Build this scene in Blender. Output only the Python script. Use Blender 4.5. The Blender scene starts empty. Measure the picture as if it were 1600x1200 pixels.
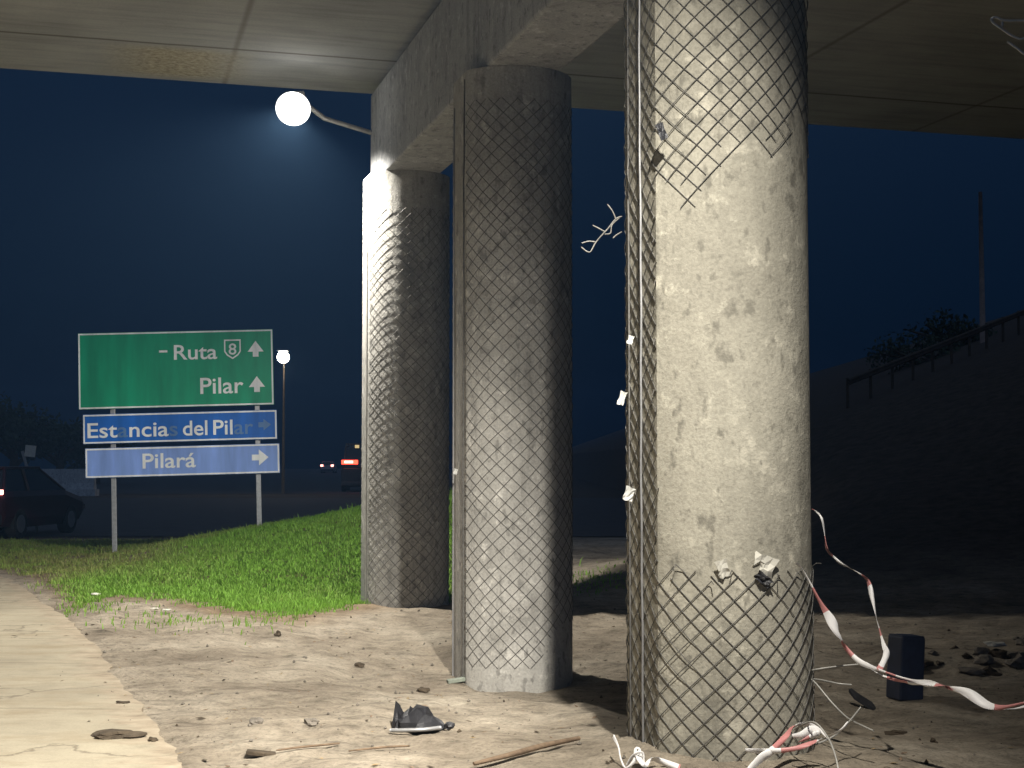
import bpy, bmesh, math, random
import numpy as np
from mathutils import Vector, Matrix

random.seed(7); RNG = np.random.default_rng(11)
S = bpy.context.scene
COL = S.collection
R = math.radians

# ------------------------------------------------------------------ camera
EYE = 1.63; FPX = 2271.0; PITCH = math.atan(120 / FPX)
cd = bpy.data.cameras.new('camera'); cam = bpy.data.objects.new('camera', cd); COL.objects.link(cam)
cd.sensor_width = 36; cd.lens = 36 * FPX / 1600; cd.clip_start = 0.05; cd.clip_end = 2000
cam.location = (0, 0, EYE); cam.rotation_euler = (math.pi / 2 + PITCH, 0, 0)
S.camera = cam
# ------------------------------------------------------------------ world: navy night sky, brightened overhead and behind as added fill
W = bpy.data.worlds.new('World'); S.world = W; W.use_nodes = True
wn = W.node_tree.nodes; wl = W.node_tree.links
bg = wn['Background']
tc = wn.new('ShaderNodeTexCoord'); sp_ = wn.new('ShaderNodeSeparateXYZ'); wl.new(tc.outputs['Generated'], sp_.inputs[0])
rm = wn.new('ShaderNodeValToRGB'); el_ = rm.color_ramp.elements
for _ in range(2): el_.new(.5)
for e_, p_, c_ in zip(el_, (0.0, .11, .30, .60), ((.0004, .0018, .0050), (.0018, .0068, .0180), (.0052, .0145, .0360), (.050, .066, .098))):
    e_.position = p_; e_.color = (*c_, 1)
wl.new(sp_.outputs[2], rm.inputs[0]); 
fill_ = wn.new('ShaderNodeMapRange'); fill_.interpolation_type = 'SMOOTHSTEP'      # blue glow added behind the camera to fill the shaded column fronts
fill_.inputs['From Min'].default_value = .1; fill_.inputs['From Max'].default_value = -.9
wl.new(sp_.outputs[1], fill_.inputs['Value'])
mx_ = wn.new('ShaderNodeMix'); mx_.data_type = 'RGBA'; wl.new(fill_.outputs[0], mx_.inputs[0]); wl.new(rm.outputs[0], mx_.inputs[6])
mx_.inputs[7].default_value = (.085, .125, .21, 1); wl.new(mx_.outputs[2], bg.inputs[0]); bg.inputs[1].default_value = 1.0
# ------------------------------------------------------------------ view
S.view_settings.view_transform = 'Standard'; S.view_settings.look = 'None'
S.view_settings.exposure = 0.0; S.view_settings.gamma = 1.0
S.render.engine = 'CYCLES'
S.cycles.use_denoising = True
S.cycles.max_bounces = 8; S.cycles.diffuse_bounces = 4
S.cycles.sample_clamp_indirect = 6
S.cycles.volume_bounces = 0
LAMP_FAR_W = 2300; LAMP_NEAR_W = 3000; LAMP_THROW_W = 4000

# ------------------------------------------------------------------ coordinates
def ray(px, py):
    d = Vector(((px - 800) / FPX, 1.0, (600 - py) / FPX))
    c, s = math.cos(PITCH), math.sin(PITCH)
    return Vector((d.x, d.y * c - d.z * s, d.y * s + d.z * c))
def at(px, py, Y):
    d = ray(px, py); return Vector((0, 0, EYE)) + d * (Y / d.y)

def lattice(seed):
    return np.random.default_rng(seed).random((64, 64))
LAT = [lattice(i) for i in range(6)]
def vnoise(x, y, k=0):
    x = np.asarray(x, float); y = np.asarray(y, float)
    xi = np.floor(x).astype(int); yi = np.floor(y).astype(int)
    fx = x - xi; fy = y - yi
    fx = fx * fx * (3 - 2 * fx); fy = fy * fy * (3 - 2 * fy)
    L = LAT[k]
    a = L[xi % 64, yi % 64]; b = L[(xi + 1) % 64, yi % 64]
    c = L[xi % 64, (yi + 1) % 64]; d = L[(xi + 1) % 64, (yi + 1) % 64]
    return (a * (1 - fx) + b * fx) * (1 - fy) + (c * (1 - fx) + d * fx) * fy
def fbm(x, y, o=4, k=0):
    v = 0; a = .5; f = 1.0
    for i in range(o):
        v = v + a * (vnoise(np.asarray(x) * f + 7.3 * i, np.asarray(y) * f + 3.1 * i, (k + i) % 6) - .5)
        a *= .5; f *= 2.03
    return v
def sstep(a, b, x):
    t = np.clip((np.asarray(x, float) - a) / (b - a), 0, 1); return t * t * (3 - 2 * t)

UX = (-.272, .962); NX = (.962, .272)         # along the row of columns / along the bridge
C1 = (1.130, 8.00); C2 = (0.0, 12.0); C3 = (-1.19, 16.2)

def pave_edge(y):                              # x of the right edge of the footway
    return np.interp(y, [-20, 0, 5, 7.7, 8.6, 10.0, 12.76, 15.1, 19.5, 22.5, 30, 60],
                     [1.6, .2, -.9, -1.70, -2.02, -2.58, -3.62, -4.62, -6.6, -8.3, -14, -40])

def height(x, y):
    x = np.asarray(x, float); y = np.asarray(y, float)
    z = np.zeros(np.broadcast(x, y).shape)
    g = lambda cx, cy, sx, sy: np.exp(-((x - cx) / sx) ** 2 - ((y - cy) / sy) ** 2)
    z = z + .13 * g(C1[0] + .1, C1[1] - .2, 1.0, .9) - .19 * g(.15, 11.5, 1.3, 1.4) + .07 * g(-1.3, 15.6, 1.2, .8)
    # grassy bank
    m = .185 * np.clip(x + 6.9, 0, 6.2) * sstep(17.2, 24.5, y) * (1 - sstep(25.5, 30, y)) * (1 - sstep(-1.2, .6, x))
    z = z + m
    # rough dirt
    near = sstep(4, 7, y) * (1 - sstep(26, 32, y)) * (1 - sstep(8, 14, np.abs(x)))
    pv = sstep(-.45, .25, x - pave_edge(y))
    z = z + near * pv * (.16 * fbm(x * .9, y * .7, 3, 0) + .085 * fbm(x * 4, y * 4, 4, 2))
    z = z - .02 * (1 - pv)
    # rubble ridge to the right and dirt rise behind the first column
    z = z + .10 * g(3.6, 11.9, 1.2, .5) + .25 * g(1.9, 20.5, 1.2, 2.2)
    # bridge approach embankment
    z = z + np.minimum(.353 * np.clip(x + .3, 0, None), 9) * sstep(2.5, 6.5, x) * sstep(17, 33, y)
    # road bed
    z = np.where((y > 31) & (x < 6), np.minimum(z, -.02), z)
    return z
def hz(x, y): return float(height(x, y))
def gpt(px, py):
    z = 0.0
    for _ in range(30):
        d = ray(px, py); t = (z - EYE) / d.z
        p = Vector((0, 0, EYE)) + d * t
        z = .5 * z + .5 * hz(p.x, p.y)
    return Vector((p.x, p.y, hz(p.x, p.y)))

# ------------------------------------------------------------------ object helpers
def tag(o, label=None, cat=None, group=None, kind=None):
    for k, v in (('label', label), ('category', cat), ('group', group), ('kind', kind)):
        if v: o[k] = v
    return o
def empty(name, loc, label, cat, group=None, rz=0):
    o = bpy.data.objects.new(name, None); COL.objects.link(o)
    o.location = loc; o.rotation_euler = (0, 0, rz); o.empty_display_size = .1
    return tag(o, label, cat, group)
class MB:
    def __init__(s): s.v = []; s.f = []; s.mi = []
    def add(s, vs, fs, mi=0):
        b = len(s.v); s.v += [tuple(p) for p in vs]
        s.f += [tuple(b + i for i in f) for f in fs]; s.mi += [mi] * len(fs)
    def box(s, c, d, M=None, mi=0, bev=0):
        x, y, z = (q / 2 for q in d)
        if bev > 0:
            bm = bmesh.new(); bmesh.ops.create_cube(bm, size=1)
            for v in bm.verts: v.co = Vector((v.co.x * d[0], v.co.y * d[1], v.co.z * d[2]))
            bmesh.ops.bevel(bm, geom=bm.edges[:], offset=bev, segments=2, profile=.6, affect='EDGES')
            bm.verts.index_update()
            vs = [v.co.copy() for v in bm.verts]; fs = [[v.index for v in f.verts] for f in bm.faces]; bm.free()
        else:
            vs = [Vector(p) for p in ((-x, -y, -z), (x, -y, -z), (x, y, -z), (-x, y, -z), (-x, -y, z), (x, -y, z), (x, y, z), (-x, y, z))]
            fs = [(0, 3, 2, 1), (4, 5, 6, 7), (0, 1, 5, 4), (1, 2, 6, 5), (2, 3, 7, 6), (3, 0, 4, 7)]
        M = M or Matrix.Identity(4)
        s.add([M @ (v + Vector(c)) for v in vs], fs, mi)
    def tube(s, pts, r, n=6, mi=0, cap=True):
        pts = [Vector(p) for p in pts]; k = len(pts); vs = []
        rr = r if isinstance(r, (list, tuple)) else [r] * k
        up = Vector((0, 0, 1))
        for i in range(k):
            t = (pts[min(i + 1, k - 1)] - pts[max(i - 1, 0)])
            t = t.normalized() if t.length > 1e-9 else Vector((0, 0, 1))
            a = t.cross(up)
            if a.length < .05: a = t.cross(Vector((0, 1, 0)))
            a.normalize(); b = a.cross(t)
            for j in range(n):
                q = 2 * math.pi * j / n
                vs.append(pts[i] + (a * math.cos(q) + b * math.sin(q)) * rr[i])
        fs = [(i * n + j, i * n + (j + 1) % n, (i + 1) * n + (j + 1) % n, (i + 1) * n + j) for i in range(k - 1) for j in range(n)]
        if cap: fs += [tuple(range(n)), tuple((k - 1) * n + j for j in reversed(range(n)))]
        s.add(vs, fs, mi)
    def poly(s, pts, y0, y1, mi=0):            # outline in x,z extruded along y
        n = len(pts)
        vs = [(p[0], y0, p[1]) for p in pts] + [(p[0], y1, p[1]) for p in pts]
        fs = [tuple(range(n)), tuple(reversed(range(n, 2 * n)))] + [(i, i + n, (i + 1) % n + n, (i + 1) % n) for i in range(n)]
        s.add(vs, fs, mi)
    def build(s, name, mats, parent=None, smooth=False, loc=None):
        me = bpy.data.meshes.new(name); me.from_pydata(s.v, [], s.f)
        for m in (mats if isinstance(mats, (list, tuple)) else [mats]): me.materials.append(m)
        if any(s.mi): me.polygons.foreach_set('material_index', s.mi)
        if smooth: me.polygons.foreach_set('use_smooth', [True] * len(s.f))
        me.update()
        o = bpy.data.objects.new(name, me); COL.objects.link(o)
        if parent: o.parent = parent
        if loc is not None: o.location = loc
        return o
def spline(pts, n=10):
    P = [Vector(p) for p in pts]; out = []
    for i in range(len(P) - 1):
        p0 = P[max(i - 1, 0)]; p1 = P[i]; p2 = P[i + 1]; p3 = P[min(i + 2, len(P) - 1)]
        for k in range(n):
            t = k / n
            out.append(.5 * ((2 * p1) + (p2 - p0) * t + (2 * p0 - 5 * p1 + 4 * p2 - p3) * t * t + (3 * p1 - p0 - 3 * p2 + p3) * t ** 3))
    out.append(P[-1]); return out

# ------------------------------------------------------------------ materials
class NT:
    def __init__(s, name, rough=.85, spec=.3, metal=0):
        s.m = bpy.data.materials.new(name); s.m.use_nodes = True
        s.t = s.m.node_tree; s.b = s.t.nodes['Principled BSDF']
        s.b.inputs['Roughness'].default_value = rough; s.b.inputs['Metallic'].default_value = metal
        s.b.inputs['Specular IOR Level'].default_value = spec
        s.co = s.t.nodes.new('ShaderNodeTexCoord')
    def n(s, ty, **kw):
        n = s.t.nodes.new(ty)
        for k, v in kw.items(): setattr(n, k, v)
        return n
    def l(s, a, b): s.t.links.new(a, b)
    def map(s, scale=(1, 1, 1), rot=(0, 0, 0), loc=(0, 0, 0)):
        m = s.n('ShaderNodeMapping'); s.l(s.co.outputs['Object'], m.inputs[0])
        m.inputs['Scale'].default_value = scale; m.inputs['Rotation'].default_value = rot; m.inputs['Location'].default_value = loc
        return m.outputs[0]
    def noise(s, sc, vec=None, det=6, rough=.6):
        n = s.n('ShaderNodeTexNoise'); n.inputs['Scale'].default_value = sc
        n.inputs['Detail'].default_value = det; n.inputs['Roughness'].default_value = rough
        s.l(vec or s.co.outputs['Object'], n.inputs['Vector']); return n.outputs['Fac']
    def voro(s, sc, vec=None, feat='F1'):
        n = s.n('ShaderNodeTexVoronoi', feature=feat); n.inputs['Scale'].default_value = sc
        s.l(vec or s.co.outputs['Object'], n.inputs['Vector']); return n.outputs['Distance']
    def ramp(s, fac, stops):
        n = s.n('ShaderNodeValToRGB'); e = n.color_ramp.elements
        while len(e) < len(stops): e.new(.5)
        for i, (p, c) in enumerate(stops):
            e[i].position = p; e[i].color = (c if len(c) == 4 else (*c, 1)) if isinstance(c, tuple) else (c, c, c, 1)
        s.l(fac, n.inputs[0]); return n.outputs[0]
    def mix(s, fac, a, b, mode='MIX'):
        n = s.n('ShaderNodeMix', data_type='RGBA', blend_type=mode)
        for sock, v in ((n.inputs[0], fac), (n.inputs[6], a), (n.inputs[7], b)):
            if isinstance(v, (int, float)): sock.default_value = v
            elif isinstance(v, tuple): sock.default_value = (*v, 1)
            else: s.l(v, sock)
        return n.outputs[2]
    def math(s, op, a, b=None, c=None):
        n = s.n('ShaderNodeMath', operation=op)
        for i, v in enumerate((a, b, c)):
            if v is None: continue
            if isinstance(v, (int, float)): n.inputs[i].default_value = v
            else: s.l(v, n.inputs[i])
        return n.outputs[0]
    def xyz(s):
        n = s.n('ShaderNodeSeparateXYZ'); s.l(s.co.outputs['Object'], n.inputs[0]); return n.outputs
    def col(s, c):
        if isinstance(c, tuple): s.b.inputs['Base Color'].default_value = (*c, 1)
        else: s.l(c, s.b.inputs['Base Color'])
    def bump(s, h, st=.4, dist=.01):
        n = s.n('ShaderNodeBump'); n.inputs['Strength'].default_value = st; n.inputs['Distance'].default_value = dist
        s.l(h, n.inputs['Height']); s.l(n.outputs[0], s.b.inputs['Normal'])
def simple(name, c, rough=.6, metal=0, var=.25, sc=8, spec=.3, bump=0):
    m = NT(name, rough, spec, metal)
    f = m.noise(sc)
    m.col(m.ramp(f, [(.3, tuple(q * (1 - var) for q in c)), (.7, tuple(min(1, q * (1 + var)) for q in c))]))
    if bump: m.bump(m.noise(sc * 6), bump, .01)
    return m.m
def emit(name, c, st):
    m = NT(name); m.col((.02, .02, .02)); m.b.inputs['Emission Color'].default_value = (*c, 1)
    m.b.inputs['Emission Strength'].default_value = st; return m.m

def make_concrete(name, seed, tint=(.40, .375, .315)):
    m = NT(name, .9, .25)
    big = m.noise(1.3, m.map(loc=(seed * 3.1, 0, seed)), 5)
    streak = m.noise(5, m.map(scale=(1, 1, .12), loc=(0, 0, seed * 2)), 7, .7)
    blot = m.noise(7, m.map(loc=(seed, seed, 0)), 8, .68)
    speck = m.noise(55, None, 3)
    base = m.ramp(big, [(.3, tuple(q * .82 for q in tint)), (.55, tint), (.75, tuple(q * 1.12 for q in tint))])
    base = m.mix(.75, base, m.ramp(streak, [(.28, .45), (.46, .9), (.7, 1.08)]), 'MULTIPLY')
    base = m.mix(m.ramp(blot, [(.56, 0.0), (.66, .8)]), base, tuple(q * 1.45 for q in tint))
    base = m.mix(m.ramp(blot, [(.30, .8), (.40, 0.0)]), base, tuple(q * .42 for q in tint))
    dab = m.noise(13, m.map(scale=(1, 1, .6), loc=(3, seed, 0)), 4, .55)
    base = m.mix(m.ramp(dab, [(.33, .85), (.42, 0.0)]), base, tuple(q * .52 for q in tint))
    base = m.mix(m.ramp(dab, [(.64, 0.0), (.70, .55)]), base, tuple(q * 1.35 for q in tint))
    base = m.mix(.6, base, m.ramp(speck, [(.3, .7), (.6, 1.05)]), 'MULTIPLY')
    m.col(base)
    m.bump(m.math('ADD', m.math('MULTIPLY', blot, 1.2), m.math('MULTIPLY', speck, .35)), .75, .012)
    return m.m
M = {}
M['shaft1'] = make_concrete('concrete_worn', 1, (.385, .362, .295))
M['shaft2'] = make_concrete('concrete_grey', 4, (.42, .405, .37))
M['shaft3'] = make_concrete('concrete_pale', 9, (.40, .39, .36))
M['beam'] = make_concrete('concrete_beam', 14, (.385, .39, .395))
M['wire'] = simple('rusty_wire', (.13, .125, .115), .65, .3, .35, 30)
M['galv'] = simple('galvanised_wire', (.42, .43, .44), .45, .6, .2, 20)
M['conduit'] = simple('conduit_metal', (.36, .35, .32), .5, .3, .2, 6)
M['steel'] = simple('grey_steel', (.30, .30, .30), .5, .5, .2, 6)
M['dark_metal'] = simple('dark_metal', (.05, .05, .055), .5, .4)
M['plastic_white'] = simple('white_plastic', (.50, .50, .47), .5, 0, .1, 9)
M['black_plastic'] = simple('black_plastic', (.022, .022, .025), .45, 0, .4, 20, .5, .4)
M['navy_plastic'] = simple('dark_blue_plastic', (.018, .024, .045), .5, 0, .35, 10, .4)
M['glass_dark'] = simple('dark_glass', (.012, .014, .018), .08, 0, .2, 4, .6)
M['rubber'] = simple('rubber', (.02, .02, .02), .9)
M['red_paint'] = simple('dark_red_paint', (.028, .004, .007), .35, 0, .15, 4, .5)
M['grey_paint'] = simple('grey_paint', (.30, .30, .32), .4, 0, .15, 4, .5)
M['wood'] = simple('weathered_wood', (.17, .12, .08), .9, 0, .35, 14, .2, .5)
M['stone'] = simple('stone', (.17, .15, .125), .95, 0, .4, 9, .2, .8)
M['clod'] = simple('dark_earth', (.075, .058, .04), .95, 0, .4, 14, .2, .9)
M['paper'] = simple('paper', (.56, .54, .47), .8, 0, .12, 25)
M['bark'] = simple('bark', (.07, .055, .04), .95, 0, .3, 6)
M['leaf'] = simple('leaf', (.035, .05, .025), .7, 0, .45, 1.2)
M['lens'] = emit('lamp_lens', (1, .98, .92), 3.5)
M['lens_small'] = emit('street_lamp_lens', (1, .93, .80), 26)
M['tail'] = emit('tail_light', (1, .06, .03), 5)
M['tail_hot'] = emit('tail_light_bright', (1, .30, .25), 8)
M['amber'] = emit('marker_light', (1, .75, .35), .7)

def mat_ground():
    m = NT('dirt', .97, .12)
    a = m.n('ShaderNodeVertexColor', layer_name='cover')
    sp = m.n('ShaderNodeSeparateColor'); m.l(a.outputs[0], sp.inputs[0])
    patch = m.noise(.9, m.map(scale=(1, .75, 1)), 6, .62)
    mid = m.noise(4.5, m.map(scale=(1, 1.6, 1), rot=(0, 0, .3)), 8, .7)
    fine = m.noise(38, None, 5, .7)
    sand = m.ramp(patch, [(.28, (.155, .126, .095)), (.47, (.285, .242, .185)), (.68, (.405, .355, .28))])
    c = m.mix(.85, sand, m.ramp(mid, [(.30, .36), (.47, .90), (.66, 1.22)]), 'MULTIPLY')
    c = m.mix(.8, c, m.ramp(fine, [(.30, .55), (.5, 1.0), (.7, 1.12)]), 'MULTIPLY')
    v = m.voro(9); c = m.mix(m.ramp(v, [(.05, .65), (.11, 0.0)]), c, (.10, .08, .055))
    soil = m.ramp(fine, [(.3, (.045, .04, .018)), (.7, (.10, .088, .04))])
    c = m.mix(sp.outputs[0], c, soil)                       # green bank soil
    dry = m.ramp(mid, [(.3, (.11, .075, .045)), (.55, (.20, .14, .085)), (.75, (.30, .24, .15))])
    c = m.mix(sp.outputs[1], c, dry)                        # dry thatch
    damp = m.ramp(mid, [(.3, (.05, .042, .035)), (.7, (.115, .095, .075))])
    c = m.mix(sp.outputs[2], c, damp)                       # darker earth
    m.col(c)
    m.bump(m.math('ADD', m.math('MULTIPLY', mid, 1.6), m.math('MULTIPLY', fine, .6)), .9, .03)
    return m.m
def mat_pave():
    m = NT('footway_concrete', .92, .2)
    big = m.noise(.8, None, 6, .6); mid = m.noise(5, m.map(scale=(.8, 1.25, 1)), 8, .7); fine = m.noise(60, None, 3)
    c = m.ramp(big, [(.3, (.28, .245, .18)), (.7, (.39, .345, .255))])
    c = m.mix(.55, c, m.ramp(mid, [(.3, .68), (.5, .98), (.7, 1.06)]), 'MULTIPLY')
    c = m.mix(.5, c, m.ramp(fine, [(.3, .8), (.6, 1.05)]), 'MULTIPLY')
    X = m.xyz()
    yy = m.math('ADD', X[1], m.math('ADD', m.math('MULTIPLY', X[0], .06), m.math('MULTIPLY', mid, .10)))
    fr = m.math('ABSOLUTE', m.math('SUBTRACT', m.math('FRACT', m.math('DIVIDE', yy, 2.1)), .5))
    line = m.ramp(fr, [(.0, .5), (.006, .4), (.02, 0.0)])
    c = m.mix(line, c, (.16, .13, .09))
    st = m.noise(1.6, m.map(scale=(.6, 1.4, 1), loc=(4, 2, 0)), 8, .72)
    c = m.mix(m.ramp(st, [(.50, 0.0), (.66, .7)]), c, (.25, .20, .13))
    wv = m.n('ShaderNodeVectorMath', operation='ADD'); nz = m.n('ShaderNodeTexNoise'); nz.inputs['Scale'].default_value = 2.2; nz.inputs['Detail'].default_value = 6
    m.l(m.co.outputs['Object'], nz.inputs['Vector']); m.l(m.co.outputs['Object'], wv.inputs[0]); m.l(nz.outputs['Color'], wv.inputs[1])
    ck = m.voro(.42, wv.outputs[0], 'DISTANCE_TO_EDGE')
    c = m.mix(m.ramp(ck, [(0, .7), (.004, .55), (.012, 0.0)]), c, (.13, .105, .075))
    sa = m.n('ShaderNodeAttribute', attribute_name='sand')
    drift = m.math('ADD', sa.outputs['Fac'], m.math('MULTIPLY', m.math('SUBTRACT', m.noise(3.5, None, 8, .7), .5), 1.5))
    c = m.mix(m.ramp(drift, [(.68, 0.0), (.92, .9)]), c, m.ramp(mid, [(.3, (.19, .15, .105)), (.5, (.31, .255, .185)), (.7, (.42, .36, .27))])); m.col(c)
    m.bump(m.math('ADD', mid, m.math('MULTIPLY', fine, .3)), .35, .01)
    return m.m
def mat_asphalt():
    m = NT('asphalt', .85, .3)
    f = m.noise(2, None, 6); m.col(m.ramp(f, [(.3, (.035, .034, .036)), (.7, (.06, .058, .06))]))
    m.bump(m.noise(60), .3, .01); return m.m
def mat_soffit():
    m = NT('soffit_concrete', .9, .2)
    X = m.xyz()                                  # object x along the bridge, y back from the far edge
    big = m.noise(.7, None, 5); board = m.noise(3, m.map(scale=(.22, 2.2, 1)), 7, .65); fine = m.noise(40, None, 4)
    c = m.ramp(big, [(.3, (.28, .288, .292)), (.7, (.39, .398, .402))])
    c = m.mix(.7, c, m.ramp(board, [(.3, .66), (.5, .98), (.7, 1.12)]), 'MULTIPLY')
    c = m.mix(.4, c, m.ramp(fine, [(.3, .75), (.6, 1.05)]), 'MULTIPLY')
    wob = m.math('MULTIPLY', m.noise(2.5), .03)
    l1 = m.ramp(m.math('ABSOLUTE', m.math('ADD', m.math('ADD', X[1], 1.45), wob)), [(0, .85), (.012, .8), (.04, 0.0)])
    fx = m.math('ABSOLUTE', m.math('SUBTRACT', m.math('FRACT', m.math('DIVIDE', m.math('ADD', X[0], 42.13), 3.0)), .5))
    l2 = m.ramp(m.math('ADD', fx, m.math('MULTIPLY', wob, .2)), [(0, .7), (.007, .6), (.018, 0.0)])
    c = m.mix(l1, c, (.10, .09, .08)); c = m.mix(l2, c, (.14, .13, .11))
    # honeycombed patch of exposed aggregate along the outer strip
    ag = m.noise(16, None, 6, .75)
    strip = m.math('MULTIPLY', m.ramp(m.math('ABSOLUTE', m.math('ADD', X[1], .75)), [(.45, 1.0), (.7, 0.0)]),
                   m.ramp(m.math('ABSOLUTE', m.math('ADD', X[0], 2.2)), [(1.0 / 4, 1.0), (1.9 / 2.2, 0.0)]))
    c = m.mix(m.math('MULTIPLY', strip, .9), c, m.ramp(ag, [(.3, (.15, .125, .085)), (.5, (.40, .36, .27)), (.7, (.62, .58, .46))]))
    m.col(c)
    m.bump(m.math('ADD', m.math('MULTIPLY', m.math('MULTIPLY', ag, strip), 3), board), .6, .015)
    return m.m
M['ground'] = mat_ground(); M['pave'] = mat_pave(); M['asphalt'] = mat_asphalt(); M['soffit'] = mat_soffit()
def mat_tape():
    m = NT('tape_white', .45, .4); m.col((.78, .76, .74)); r = NT('tape_red', .45, .4); r.col((.52, .22, .21)); return [m.m, r.m]
TAPE = mat_tape()

# ================================================================== THE SETTING
def build_ground():
    xs = np.concatenate([np.linspace(-260, -30, 24), np.linspace(-28, -8.2, 34), np.arange(-8, 6.01, .055), np.linspace(6.3, 30, 60), np.linspace(33, 260, 24)])
    ys = np.concatenate([np.linspace(-30, 4.5, 18), np.arange(5, 18.01, .055), np.arange(18.1, 32, .12), np.linspace(32.5, 70, 60), np.linspace(74, 300, 24)])
    X, Y = np.meshgrid(xs, ys); Z = height(X, Y)
    ny, nx = X.shape
    me = bpy.data.meshes.new('ground')
    V = np.stack([X, Y, Z], -1).reshape(-1, 3)
    i = np.arange(ny * nx).reshape(ny, nx)
    F = np.stack([i[:-1, :-1], i[:-1, 1:], i[1:, 1:], i[1:, :-1]], -1).reshape(-1, 4)
    me.vertices.add(len(V)); me.vertices.foreach_set('co', V.ravel())
    me.loops.add(F.size); me.loops.foreach_set('vertex_index', F.ravel().astype(np.int32))
    me.polygons.add(len(F)); me.polygons.foreach_set('loop_start', np.arange(0, F.size, 4, dtype=np.int32))
    me.update(calc_edges=True)
    me.polygons.foreach_set('use_smooth', np.ones(len(F), bool))
    ca = me.color_attributes.new('cover', 'FLOAT_COLOR', 'POINT')
    g, d, k = covers(X, Y)
    ca.data.foreach_set('color', np.stack([g, d, k, np.ones_like(g)], -1).reshape(-1).astype(np.float32))
    me.materials.append(M['ground'])
    o = bpy.data.objects.new('ground', me); COL.objects.link(o)
    return tag(o, 'pale sandy dirt trampled around the column feet', 'ground', None, 'structure')
# near edge of the green grass, in ground coordinates
GX = []; GY = []
for px, py in ((30, 925), (110, 955), (180, 935), (255, 935), (330, 948), (400, 962), (480, 966), (560, 957), (640, 945)):
    d = ray(px, py); t = -EYE / d.z; GX.append(d.x * t); GY.append(d.y * t)
_o = np.argsort(GX); GX = np.array(GX)[_o]; GY = np.array(GY)[_o]
def grass_density(x, y):
    x = np.asarray(x); y = np.asarray(y)
    edge = np.interp(x, GX, GY) + 1.0 * fbm(x * 1.3, y * 1.3, 3, 1)
    g = sstep(-.3, .7, y - edge)
    g = g * (1 - sstep(-1.0, .0, x)) * sstep(.15, .9, x - pave_edge(y)) * (1 - sstep(29.5, 31, y))
    thin = 1 - .55 * (1 - sstep(-6.6, -4.6, x - .12 * (y - 19)))      # thinner and drier near the footway
    return g * thin
def covers(X, Y):
    gd = grass_density(X, Y); edge = np.interp(X, GX, GY)
    d = np.clip(sstep(-1.1, -.2, Y - edge + 1.2 * fbm(X * 1.1, Y * 1.1, 3, 3)) * (1 - sstep(-1.0, -.2, X)) * (1 - gd) * sstep(.0, .5, X - pave_edge(Y)), 0, 1) * .85
    far = np.maximum(sstep(30, 34, Y), sstep(4.2, 7.5, X - .12 * (Y - 10)))
    far = np.maximum(far, sstep(17, 22, Y) * sstep(-1, 0, X) * sstep(2.4, 3.6, X))
    k = np.clip(far, 0, 1)
    return gd, d, k
ground = build_ground()

def sheet(name, xs_of_y, ys, z, mat, label, cat, thick=.12, noise=.0):
    me = MB(); top = []; n = 26
    for j, y in enumerate(ys):
        a, b = xs_of_y(y)
        b = b + noise * float(fbm(y * 1.7, 3.3, 4, 2)) + noise * .5 * float(fbm(y * 7, 1.3, 2, 4))
        top.append([(a + (b - a) * (1 - (1 - i / n) ** 2.2), y, z) for i in range(n + 1)])
    vs = [p for r in top for p in r]; w = n + 1
    fs = [(j * w + i, j * w + i + 1, (j + 1) * w + i + 1, (j + 1) * w + i) for j in range(len(ys) - 1) for i in range(n)]
    me.add(vs, fs)
    for side in (0, n):
        ring = [top[j][side] for j in range(len(ys))]
        v2 = ring + [(p[0], p[1], p[2] - thick) for p in ring]; L = len(ring)
        me.add(v2, [(j, j + 1, j + 1 + L, j + L) for j in range(L - 1)])
    o = me.build(name, mat)
    if noise:
        at_ = o.data.attributes.new('sand', 'FLOAT', 'POINT'); vals = [0.0] * len(me.v)
        for j in range(len(ys)):
            for i in range(w): vals[j * w + i] = max(0.0, 1 - (top[j][n][0] - top[j][i][0]) / .9)
        for k in range(len(ys) * w, len(vals)): vals[k] = 1.0
        at_.data.foreach_set('value', vals)
    return tag(o, label, cat, None, 'structure')
sheet('footway', lambda y: (min(-9, float(pave_edge(y)) - 8), float(pave_edge(y))), list(np.arange(-8, 24, .09)), .016, M['pave'],
      'pale cracked concrete footway along the left of the dirt', 'footway', .12, .16)
sheet('road', lambda y: (-200, 5.0), list(np.linspace(31.5, 64, 12)), .0, M['asphalt'], 'dark asphalt road crossing behind the road sign', 'road', .1)
sheet('far_road', lambda y: (-120, 3.0), list(np.linspace(72, 290, 12)), .004, M['asphalt'], 'dark far carriageway where the vehicle lights stand', 'road', .1)

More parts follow.
